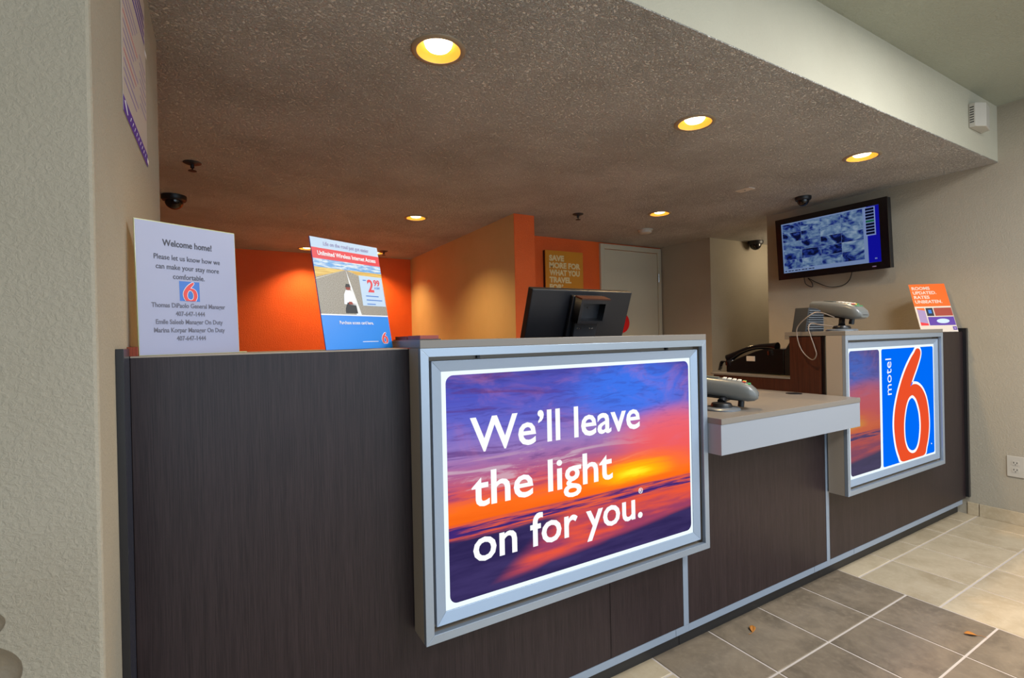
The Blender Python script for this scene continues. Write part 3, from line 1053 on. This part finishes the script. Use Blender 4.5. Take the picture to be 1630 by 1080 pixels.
# ---- card terminals
def terminal(label, tip, azim, pitch_a, base, zsurf, back):
    """tip: front end; azim: heading from tip to rear, clockwise from +Y; base: xy of foot"""
    root = thing('card_terminal', label, 'card terminal', (base[0], base[1], zsurf), group='card terminals')
    # base and swivel
    link('foot', MB().lathe([(0.070, 0.0003), (0.070, 0.006), (0.064, 0.010), (0.02, 0.012)], 32), 'tbase', root, True)
    link('swivel', MB().lathe([(0.040, 0.0121), (0.040, 0.018), (0.036, 0.026), (0.014, 0.030)], 24, (-0.0, 0.0, 0)), 'tdark', root, True)
    d = Vector((math.sin(azim), math.cos(azim), 0))
    xdir = -d          # local x of the body points to the tip
    tipl = Vector(tip) - Vector((base[0], base[1], zsurf))
    ya = Vector((0, 0, 1)).cross(xdir)
    xd = (xdir * math.cos(pitch_a) - Vector((0, 0, 1)) * math.sin(pitch_a)).normalized()
    za = xd.cross(ya)
    m = Matrix((xd, ya, za)).transposed().to_4x4()
    m.translation = tipl

    def bp(name, mb, mat, smooth=False, bevel=0.0, parent=root):
        me = mb.mesh(name)
        me.transform(m)
        return link(name, me, mat, parent, smooth, bevel)
    body = bp('body', MB().loft([(-0.270, 0, 0.0, 0.032, 0.022), (-0.265, 0, 0.0, 0.042, 0.030), (-0.20, 0, -0.001, 0.048, 0.037), (-0.13, 0, -0.003, 0.050, 0.038), (-0.07, 0, -0.006, 0.051, 0.039),
                                 (-0.035, 0, -0.011, 0.050, 0.035), (-0.012, 0, -0.017, 0.044, 0.024), (0.0, 0, -0.020, 0.031, 0.012)], 28, 3.2), 'tgrey', True)
    bp('display', MB().box(-0.20, -0.15, -0.026, 0.026, 0.0355, 0.0375), 'lcd', parent=body)
    for i in range(5):
        for j in range(3):
            mt = 'key'
            if i == 4:
                mt = ('kred', 'kyel', 'kgreen')[j]
            x = -0.128 + i * 0.0185
            zz = 0.0355 - 0.0009 * i - (0.002 if i == 4 else 0)
            yk = -0.018 + j * 0.018
            bp('key', MB().box(x - 0.0065, x + 0.0065, yk - 0.0065, yk + 0.0065, zz - 0.002, zz + 0.003), mt, parent=body, bevel=0.0015)
    bp('green_patch', MB().box(-0.045, -0.032, -0.028, 0.028, 0.0222, 0.0250), 'kgreen', parent=body)
    bp('card_slot', MB().box(-0.006, 0.0005, -0.020, 0.020, -0.0205, -0.0180), 'mblack', parent=body)
    bp('under_tray', MB().box(-0.19, -0.05, -0.032, 0.032, -0.046, -0.0375), 'tdark', bevel=0.003)
    q = m @ Vector((-0.11, 0, -0.044))
    link('neck', MB().tube([(0, 0, 0.03), (0.3 * q.x, 0.3 * q.y, 0.04), (q.x, q.y, q.z + 0.004)], [0.016, 0.014, 0.014], 12), 'tdark', root, True)
    q2 = m @ Vector((-0.06, 0.0, -0.050))
    link('tilt_knob', MB().tube([q2 + za * 0.008, q2 - za * 0.022], 0.012, 12), 'tdark', root, True)
    return root


terminal('grey card terminal on a swivel foot on the low transaction shelf', (1.745, -0.092, 0.972), math.radians(-30), math.radians(5), (1.632, -0.005), 0.8981, 0)
terminal('grey card terminal on the worktop above the numeral sign box', (2.672, -0.058, 1.297), math.radians(6), math.radians(8), (2.655, 0.045), BZS, 0)

# vented black box beside the upper terminal
vb = thing('vented_device', 'small dark vented wedge box behind the card terminal on the worktop', 'device', (2.515, 0.132, BZS))
link('case', MB().prism([(-0.095, 0.0004), (0.072, 0.0004), (0.072, 0.09), (0.02, 0.118), (-0.06, 0.122)], -0.035, 0.035, 'y'), 'mgrey', vb, bevel=0.003)
for k in range(9):
    z = 0.012 + k * 0.0115
    x0 = -0.088 + 0.032 * z / 0.122
    x1 = 0.066 if z < 0.085 else 0.066 - (z - 0.085) * 1.6
    link('slat', box(x0, x1, -0.039, -0.0351, z, z + 0.0045), 'tbase', vb)
tag(link('terminal_cable', MB().tube(crom([(2.585, 0.045, 1.27), (2.50, 0.06, 1.293), (2.41, 0.0588, 1.287), (2.385, 0.1148, 1.2276), (2.382, 0.116, 1.1653), (2.382, 0.0926, 1.1033), (2.382, 0.0482, 1.0643), (2.382, 0.0272, 1.0891),
         (2.382, 0.038, 1.1344), (2.385, 0.0633, 1.2108), (2.41, 0.065, 1.24), (2.47, 0.06, 1.235), (2.57, 0.045, 1.225)]), 0.0028, 6), 'cable_g', None, True),
    'thin beige cable hanging in a loop over the worktop end', 'cable')

# desk phone
ph = thing('desk_phone', 'glossy black desk phone with handset on the rear worktop', 'telephone', (2.58, 0.43, 0.972), math.radians(0))
link('phone_body', MB().prism([(-0.185, 0.0004), (0.165, 0.0004), (0.165, 0.055), (-0.02, 0.125), (-0.08, 0.140), (-0.185, 0.14)], -0.10, 0.12, 'x'), 'gblack', ph, bevel=0.006)
link('rear_stand', MB().prism([(-0.24, 0.0004), (-0.187, 0.0004), (-0.187, 0.13), (-0.215, 0.175), (-0.24, 0.165)], -0.10, 0.12, 'x'), 'mblack', ph, bevel=0.003)
hs = []
for k in range(13):
    a = k / 12
    yy = 0.165 - a * 0.30
    zz = 0.078 + a * 0.070 + 0.030 * math.sin(PI * a)
    rr = 0.014 + 0.013 * (abs(a - 0.5) * 2) ** 3
    hs.append(((-0.075, yy, zz), rr))
link('handset', MB().tube([p for p, _ in hs], [q for _, q in hs], 14), 'gblack', ph, True)
for yy, zz in ((0.15, 0.06), (-0.11, 0.125)):
    link('ear_cup', MB().lathe([(0.030, -0.02), (0.032, 0.0), (0.026, 0.012), (0.01, 0.015)], 16, (-0.075, yy, zz)), 'gblack', ph, True)
for i in range(4):
    for j in range(3):
        x, yy = 0.0 + j * 0.03, 0.09 - i * 0.03
        zz = 0.055 + (0.165 - yy) * 0.378
        link('key', box(x - 0.010, x + 0.010, yy - 0.008, yy + 0.008, zz, zz + 0.006), 'mgrey', ph)
link('name_card', MB().box(-0.104, -0.1005, -0.02, 0.03, 0.07, 0.098), 'poster_paper', ph)
coil = []
for k in range(90):
    a = k / 89
    coil.append((-0.09 + 0.012 * math.cos(k * 0.9), 0.185 + 0.03 * a + 0.008 * math.sin(k * 0.9), 0.06 - 0.05 * a + 0.022 * math.sin(PI * a)))
link('coil_cord', MB().tube(coil, 0.0028, 6), 'gblack', ph, True)

# ---- monitor seen from behind
mon = thing('computer_monitor', 'black computer monitor seen from behind above the wide sign box', 'monitor', mat=frame((1.468, 0.408, 0.0), (-1, 0, 0), (0, 0, 1)) @ Matrix())
mon.matrix_world = frame((1.21, 0.45, 0.75), (1, 0, 0), (0, 1, 0))
Mm = frame((-0.2575, -0.035, 0.343), (1, 0, 0), (0, -0.107, 0.295))   # panel plane, local z faces the lobby


def mp_(name, mb, mat, parent=mon, bevel=0.0, smooth=False):
    me = mb.mesh(name)
    me.transform(Mm)
    return link(name, me, mat, parent, smooth, bevel)


case = mp_('case', MB().box(0, 0.515, 0, 0.314, -0.035, 0.0), 'mblack', bevel=0.004)
mp_('screen', MB().box(0.015, 0.50, 0.02, 0.30, -0.037, -0.0351), 'gblack')
mp_('rear_housing', MB().box(0.185, 0.345, 0.03, 0.296, 0.0003, 0.020), 'mblack', bevel=0.004)
nl = mp_('stand_neck', MB().box(0.205, 0.325, -0.06, 0.189, 0.0204, 0.040), 'mgrey', bevel=0.004)
cv = link('hinge_cover', None or (lambda me: (me.transform(Mm), me)[1])(fill([[(0.195, 0.192), (0.335, 0.192), (0.340, 0.292), (0.195, 0.292)], [(0.208, 0.204), (0.208, 0.276), (0.322, 0.276), (0.322, 0.204)]], 0.022, 0.0425)), 'mblack', mon)
mp_('hinge_plate', MB().box(0.208, 0.322, 0.204, 0.276, 0.0204, 0.028), 'mgrey')
mp_('housing_lid', MB().box(0.194, 0.341, 0.2925, 0.298, 0.0204, 0.066), 'brown')
mp_('screw', MB().lathe([(0.004, 0.028), (0.003, 0.030)], 10, (0.262, 0.25, 0)), 'gblack')
for x in (0.222, 0.234, 0.284, 0.296):
    mp_('screw', MB().lathe([(0.004, 0.040), (0.003, 0.042)], 10, (x, 0.165, 0)), 'chrome')
link('stand_column', box(-0.05, 0.05, -0.02, 0.03, 0.012, 0.30), 'mblack', mon, bevel=0.004)
link('stand_foot', MB().lathe([(0.12, 0.0003), (0.12, 0.008), (0.10, 0.012)], 32), 'mblack', mon, True)

# ---- amber sign on the office wall
am = thing('wall_sign', 'amber block sign with pale capital lettering on the orange office wall', 'sign', mat=frame((2.734, B2 - 0.035, 1.32), (1, 0, 0), (0, 0, 1)))
link('board', box(0, 0.475, 0, 0.757, 0.0, 0.008), 'gold', am)
link('board_edge', box(0, 0.475, 0, 0.757, -0.0345, -0.0002), 'black', am)
for k, (b_, wd) in enumerate((('SAVE', 0.185), ('MORE FOR', 0.395), ('WHAT YOU', 0.385), ('TRAVEL', 0.275), ('FOR’', 0.17))):
    text(b_, 0.045, 0.655 - k * 0.0735, 0.0086, 0.076, 'goldink', am, width=wd, bold=0.004)

rs = thing('door_disc', 'round red disc sign on the pale office door behind the monitor', 'sign', mat=frame((3.74, B2 - 0.0305, 1.34), (1, 0, 0), (0, 0, 1)))
link('disc', fill([circle(0, 0, 0.11, 40)], 0.004, 0.010), 'red', rs)
link('mount', box(-0.02, 0.02, -0.02, 0.02, 0.0, 0.0058), 'white', rs)


# ---- standing cards
def card_frame(bl, br, z, lean):
    a, b = Vector((bl[0], bl[1], z)), Vector((br[0], br[1], z))
    xa = (b - a)
    back = Vector((0, 0, 1)).cross(xa.normalized())
    return frame(a, xa, Vector((0, 0, 1)) * 0.29 + back * lean), xa.length


# welcome sign
mt, cw_ = card_frame((-0.2305, 0.012), (-0.0440, 0.104), BZ1 + 0.0006, 0.012)
ws = thing('counter_sign', 'white upright welcome notice in a clear acrylic stand on the counter ledge', 'sign', mat=mt)
H = 0.293
link('acrylic_stand', box(-0.001, cw_ + 0.001, 0.0, H + 0.002, -0.005, -0.0006), 'acrylic', ws)
link('stand_foot', box(0.0, cw_ + 0.022, 0.0002, 0.0026, -0.06, -0.0052), 'acrylic', ws)
pp = link('paper', box(0, cw_, 0.001, H, -0.0005, 0.0), 'paper', ws)
cxm = cw_ / 2 - 0.002
for b_, y_, sz, wd, mt_, bo in (("Welcome home!", 0.243, 0.0200, 0.103, 'ink', 0.0004), ("Please let us know how we", 0.212, 0.0165, 0.138, 'ink', 0.0001), ("can make your stay more", 0.191, 0.0165, 0.132, 'ink', 0.0001), ("comfortable.", 0.170, 0.0165, 0.066, 'ink', 0.0001),
                                ("Thomas DiPaolo General Manager", 0.1055, 0.0145, 0.154, 'ink2', 0.0003), ("407-647-1444", 0.087, 0.0145, 0.061, 'ink2', 0.0003), ("Emile Saleeb Manager On Duty", 0.0685, 0.0145, 0.140, 'ink2', 0.0003),
                                ("Marina Korpar Manager On Duty", 0.050, 0.0145, 0.148, 'ink2', 0.0003), ("407-647-1444", 0.0315, 0.0145, 0.061, 'ink2', 0.0003)):
    text(b_, cxm, y_, 0.0005, sz, mt_, pp, width=wd, align='CENTER', bold=bo, ext=0.0002)
link('logo_square', box(cxm - 0.021, cxm + 0.021, 0.121, 0.166, 0.0001, 0.0004), 'logoblue', pp)
six(cxm - 0.022, 0.1215, 0.042, 0.043, 0.0010, 0.03, 'logored', 'pwhite', pp, clip=0.1215)

# wireless poster
mt, cw_ = card_frame((0.143, 0.004), (0.341, 0.104), BZ1 + 0.0014, 0.058)
wp = thing('counter_poster', 'leaning red, white and blue wireless internet poster with a desert road picture', 'poster', mat=mt)
H = 0.297
link('backing', box(0, cw_, 0, H, -0.003, -0.0006), 'purple', wp)
link('easel_leg', MB().prism([(0.002, -0.0031), (0.16, -0.0031), (0.0095, -0.045)], cw_ / 2 - 0.03, cw_ / 2 + 0.03, 'x'), 'paper', wp)
pp = link('sheet', box(0, cw_, 0, H, -0.0005, 0), 'pblue', wp)


def road_mat():
    t = NT('road_picture')
    uv = t.coord('UV')
    sx = t.n('ShaderNodeSeparateXYZ')
    t.l(uv, sx.inputs[0])
    u, v = sx.outputs[0], sx.outputs[1]
    L = lambda *c: lin(c)
    cl = t.noise(t.mapping(uv, (4, 14, 1)), 1.6, 4, 0.6, 0.5)
    sky = t.mix(t.sstep(cl, 0.42, 0.62), L(96, 156, 214), L(210, 222, 228))
    fn = t.noise(t.mapping(uv, (3, 26, 1), (0, 0, 4)), 1.6, 4, 0.6)
    field = t.mix(t.sstep(fn, 0.35, 0.68), L(206, 160, 56), L(228, 196, 104))
    gn = t.noise(uv, 90, 3, 0.7)
    road = t.mix(t.sstep(gn, 0.3, 0.7), L(116, 108, 98), L(176, 168, 152))
    hz = 0.845
    k = t.math('SUBTRACT', hz, v)
    du = t.math('SUBTRACT', u, 0.44)
    left = t.math('MULTIPLY', k, -2.3)
    right = t.math('MULTIPLY', k, 2.3)
    inroad = t.math('MULTIPLY', t.math('GREATER_THAN', du, left), t.math('LESS_THAN', du, right))
    g = t.mix(inroad, field, road)
    # verge and centre lines
    ed = t.math('ABSOLUTE', t.math('SUBTRACT', t.math('ABSOLUTE', du), t.math('MULTIPLY', k, 2.0)))
    g = t.mix(t.math('LESS_THAN', ed, t.math('MULTIPLY', k, 0.06)), g, L(206, 200, 184))
    ce = t.math('ABSOLUTE', t.math('SUBTRACT', du, t.math('MULTIPLY', k, 0.12)))
    g = t.mix(t.math('LESS_THAN', ce, t.math('MULTIPLY', k, 0.045)), g, L(226, 226, 226))
    c = t.mix(t.sstep(v, hz - 0.004, hz + 0.004), g, sky)
    t.color(c)
    t.b.inputs['Roughness'].default_value = 0.4
    return t.m


M['road'] = road_mat()
y0, y1 = 0.0935, 0.2395
me = fill([[(0, y0), (cw_, y0), (cw_, y1), (0, y1)]], 0.0002, 0.0004)
set_uv(me, 0, cw_, y0, y1)
link('road_picture', me, 'road', pp)
link('white_rule', box(0, cw_, y0 - 0.0035, y0, 0.0001, 0.0005), 'pwhite', pp)
link('red_band', box(0, cw_, y1, 0.269, 0.0001, 0.0005), 'pred', pp)
link('pale_band', box(0, cw_, 0.269, H, 0.0001, 0.0005), 'ppale', pp)
text('Life on the road just got easier', 0.038, 0.2775, 0.0008, 0.0155, 'lilac', pp, width=0.150, ext=0.0002)
text('Unlimited Wireless Internet Access', 0.016, 0.2495, 0.0008, 0.0165, 'pwhite', pp, width=0.192, bold=0.0004, ext=0.0002)
text('Purchase access card here.', 0.052, 0.067, 0.0008, 0.0125, 'pwhite', pp, width=0.112, bold=0.0002, ext=0.0002)
link('price_box', box(0.138, cw_ - 0.002, 0.120, 0.206, 0.0006, 0.0009), 'ppale', pp)
text('2', 0.164, 0.161, 0.0012, 0.050, 'pred', pp, width=0.021, bold=0.0012, ext=0.0002)
text('99', 0.187, 0.180, 0.0012, 0.024, 'pred', pp, width=0.022, bold=0.0005, ext=0.0002)
text('A DAY', 0.188, 0.170, 0.0012, 0.009, 'logoblue', pp, width=0.020, ext=0.0002)
link('small_print', box(0.150, 0.161, 0.192, 0.1945, 0.0010, 0.0012), 'logoblue', pp)
for k, wd in enumerate((0.045, 0.056, 0.03)):
    link('small_print', box(0.153, 0.153 + wd, 0.147 - k * 0.0115, 0.1495 - k * 0.0115, 0.0010, 0.0012), 'logoblue', pp)
link('small_print', box(0.118, 0.172, 0.0185, 0.0200, 0.0001, 0.0003), 'pwhite', pp)
six(0.180, 0.014, 0.030, 0.030, 0.0010, 0.05, 'logored', 'pwhite', pp)
# seated figure of the picture, as printed shapes
fx, fy = 0.094, 0.097
FS = 1.22
fs = lambda lp: [(fx + (a - fx) * FS, fy + (b - fy) * FS) for a, b in lp]
for nm, lp, mt_ in (('printed_trousers', [(fx - 0.014, fy), (fx + 0.018, fy), (fx + 0.016, fy + 0.022), (fx - 0.006, fy + 0.024), (fx - 0.013, fy + 0.01)], 'mblack'),
                    ('printed_shirt', [(fx - 0.015, fy + 0.020), (fx + 0.016, fy + 0.018), (fx + 0.014, fy + 0.042), (fx + 0.006, fy + 0.052), (fx - 0.006, fy + 0.052), (fx - 0.012, fy + 0.042)], 'pwhite'),
                    ('printed_arms', [(fx - 0.004, fy + 0.020), (fx + 0.008, fy + 0.020), (fx + 0.006, fy + 0.026), (fx - 0.002, fy + 0.026)], 'card')):
    link(nm, fill([fs(lp)], 0.0002, 0.0009 + (0.0003 if nm == 'printed_arms' else 0)), mt_, pp)
link('printed_head', fill([fs(circle(fx + 0.001, fy + 0.058, 0.0062, 14))], 0.0002, 0.0010), 'card', pp)
link('printed_hair', fill([fs([(fx - 0.006, fy + 0.059), (fx + 0.008, fy + 0.059), (fx + 0.006, fy + 0.066), (fx - 0.003, fy + 0.066)])], 0.0002, 0.0014), 'mblack', pp)

# small orange card at the far end
cxs, cys = 3.848, 0.052
an = math.radians(40)
dx_, dy_ = math.cos(an), -math.sin(an)
hw = 0.104
mt, cw_ = card_frame((cxs - hw * dx_, cys - hw * dy_), (cxs + hw * dx_, cys + hw * dy_), BZ1 + 0.0022, 0.115)
sc_ = thing('counter_card', 'small orange and cream card with room pictures at the wall end of the counter', 'card', mat=mt @ Matrix.Diagonal((1, 1.13, 1, 1)))
H = 0.30
link('backing', box(0, cw_, 0, H, -0.003, -0.0006), 'paper2', sc_)
link('easel_leg', MB().prism([(0.003, -0.0031), (0.15, -0.0031), (0.026, -0.06)], cw_ / 2 - 0.03, cw_ / 2 + 0.03, 'x'), 'paper2', sc_)
pp = link('sheet', box(0, cw_, 0, H, -0.0005, 0), 'paper2', sc_)
link('orange_field', box(0, cw_, 0.158, H, 0.0001, 0.0005), 'sorange', pp)
for k, (b_, wd) in enumerate((('ROOMS', 0.105), ('UPDATED.', 0.135), ('RATES', 0.09), ('UNBEATEN.', 0.155))):
    text(b_, 0.012, 0.264 - k * 0.0285, 0.0008, 0.027, 'paper2', pp, width=wd, bold=0.0008, ext=0.0002)
for nm, a, mt_ in (('room_picture', (0.010, 0.054, 0.040, 0.148), 'lilac'), ('room_picture', (0.060, 0.100, 0.098, 0.148), 'edge'), ('room_picture', (0.106, 0.206, 0.098, 0.148), 'card'),
                   ('room_picture', (0.060, 0.206, 0.040, 0.092), 'purple')):
    link(nm, box(a[0], a[1], a[2], a[3], 0.0001, 0.0005), mt_, pp)
link('picture_detail', MB().prism([(0.010, 0.148), (0.054, 0.148), (0.054, 0.132), (0.010, 0.140)], 0.0006, 0.0009), 'sorange', pp)
link('picture_detail', MB().prism([(0.010, 0.040), (0.054, 0.040), (0.054, 0.052), (0.010, 0.060)], 0.0006, 0.0009), 'pred', pp)
link('picture_detail', box(0.072, 0.090, 0.114, 0.136, 0.0006, 0.0009), 'logoblue', pp)
link('picture_detail', fill([[(0.10 + 0.036 * math.cos(a_ * PI / 10) + 0.04, 0.066 + 0.014 * math.sin(a_ * PI / 10)) for a_ in range(20)]], 0.0002, 0.0008), 'ppale', pp)
link('corner_mark', box(0.184, 0.206, 0.010, 0.032, 0.0001, 0.0005), 'purple', pp)
link('corner_mark_detail', box(0.190, 0.200, 0.016, 0.026, 0.0006, 0.0009), 'lilac', pp)

# low stack of cards on the worktop end
cs = thing('card_tray', 'low red-brown card tray on the end of the grey worktop', 'tray', (BX0 + 0.0, 0.03, BZS))
link('tray', box(0.002, 0.06, -0.115, 0.105, 0.0003, 0.003), 'black', cs)
link('card_stack', box(0.006, 0.056, -0.110, -0.012, 0.0032, 0.0125), 'card', cs)
link('card_stack', box(0.006, 0.056, -0.006, 0.100, 0.0032, 0.0115), 'cap', cs)

# notice on the wall end
nt = thing('wall_notice', 'faded purple and white paper notice taped high on the thick wall end', 'notice', mat=frame((XL + 0.0006, 0.021, 1.700), (0, 1, 0), (0, 0, 1)))
NW, NH = 0.395, 0.335
pp = link('sheet', box(0, NW, 0, NH + 0.12, 0, 0.0008), 'poster_paper', nt)
link('footer_band', box(0, NW, 0, 0.034, 0.0009, 0.0012), 'purple', pp)
link('footer_mark', MB().prism([(0.012, 0.026), (0.05, 0.008), (0.06, 0.012), (0.03, 0.032)], 0.0013, 0.0016), 'pwhite', pp)
for k in range(9):
    x0 = 0.09 + k * 0.031
    link('footer_letter', MB().prism([(x0, 0.011), (x0 + 0.004, 0.011), (x0 + 0.02, 0.024), (x0 + 0.014, 0.024)], 0.0013, 0.0016), 'pwhite', pp)
for k in range(11):
    z = 0.075 + k * 0.021
    link('print_line', box(0.02, 0.20 + 0.04 * math.sin(k * 2.1), z, z + 0.005, 0.0009, 0.0012), 'pinkline' if k % 4 == 3 else 'lilac', pp)
    if 1 < k < 9:
        link('print_line', box(0.27, 0.38, z + 0.006, z + 0.010, 0.0009, 0.0012), 'lilac', pp)
for k in range(4):
    z = 0.33 + k * 0.022
    link('headline', box(0.02, NW - 0.02, z, z + 0.010, 0.0009, 0.0012), 'purple', pp)
for z in (0.0, 0.30):
    link('tape', box(NW - 0.01, NW + 0.022, z + 0.012, z + 0.024, 0.0009, 0.0013), 'pwhite', nt)

# fallen leaves on the floor
for k, (x, y_, a, lb) in enumerate(((1.7486, -0.0418, 0.6, 'tiny curled dry leaf on the dark tiles near the counter base'), (2.4225, -0.5133, 2.4, 'small orange-brown dry leaf on the dark tiles away from the counter'))):
    lf = thing('dry_leaf', lb, 'leaf', (x, y_, 0.001), a)
    v, f = [], []
    for i in range(9):
        s_ = i / 8
        wd = 0.011 * math.sin(PI * min(1, s_ * 0.97 + 0.03)) + 0.0006
        for j in (-1, 0, 1):
            v.append((-0.022 + 0.044 * s_, j * wd, 0.0006 + 0.007 * abs(j) * math.sin(PI * s_) + 0.004 * s_ * s_))
    for i in range(8):
        for j in range(2):
            f.append((i * 3 + j, i * 3 + j + 1, i * 3 + j + 4, i * 3 + j + 3))
    bl = link('blade', MB().add(v, f), 'leaf', lf, True)
    sm = bl.modifiers.new('thickness', 'SOLIDIFY')
    sm.thickness = 0.0006
    sm.offset = 1
    link('stalk', MB().tube([(-0.021, 0, 0.0018), (-0.034, 0.004, 0.003), (-0.046, 0.014, 0.0025)], 0.0008, 6), 'leaf', lf)

# rounded grey post finial at the left edge
of = thing('post_finial', 'grey-brown rounded finial standing before the thick wall', 'ornament', (-0.331, -0.52, -0.0))
link('post', MB().lathe([(0.05, 0.0), (0.05, 0.012), (0.014, 0.02), (0.013, 0.78), (0.026, 0.80)], 20), 'ornament', of, True)
link('lower_bulb', MB().lathe([(0.012 + 0.035 * math.sin(PI * k / 14), 0.79 + 0.084 * k / 14) for k in range(15)], 32), 'ornament', of, True)
link('upper_bulb', MB().lathe([(0.002 + 0.032 * math.sin(PI * (0.12 + 0.88 * k / 14)), 0.8742 + 0.04 * k / 14) for k in range(15)], 32), 'ornament', of, True)
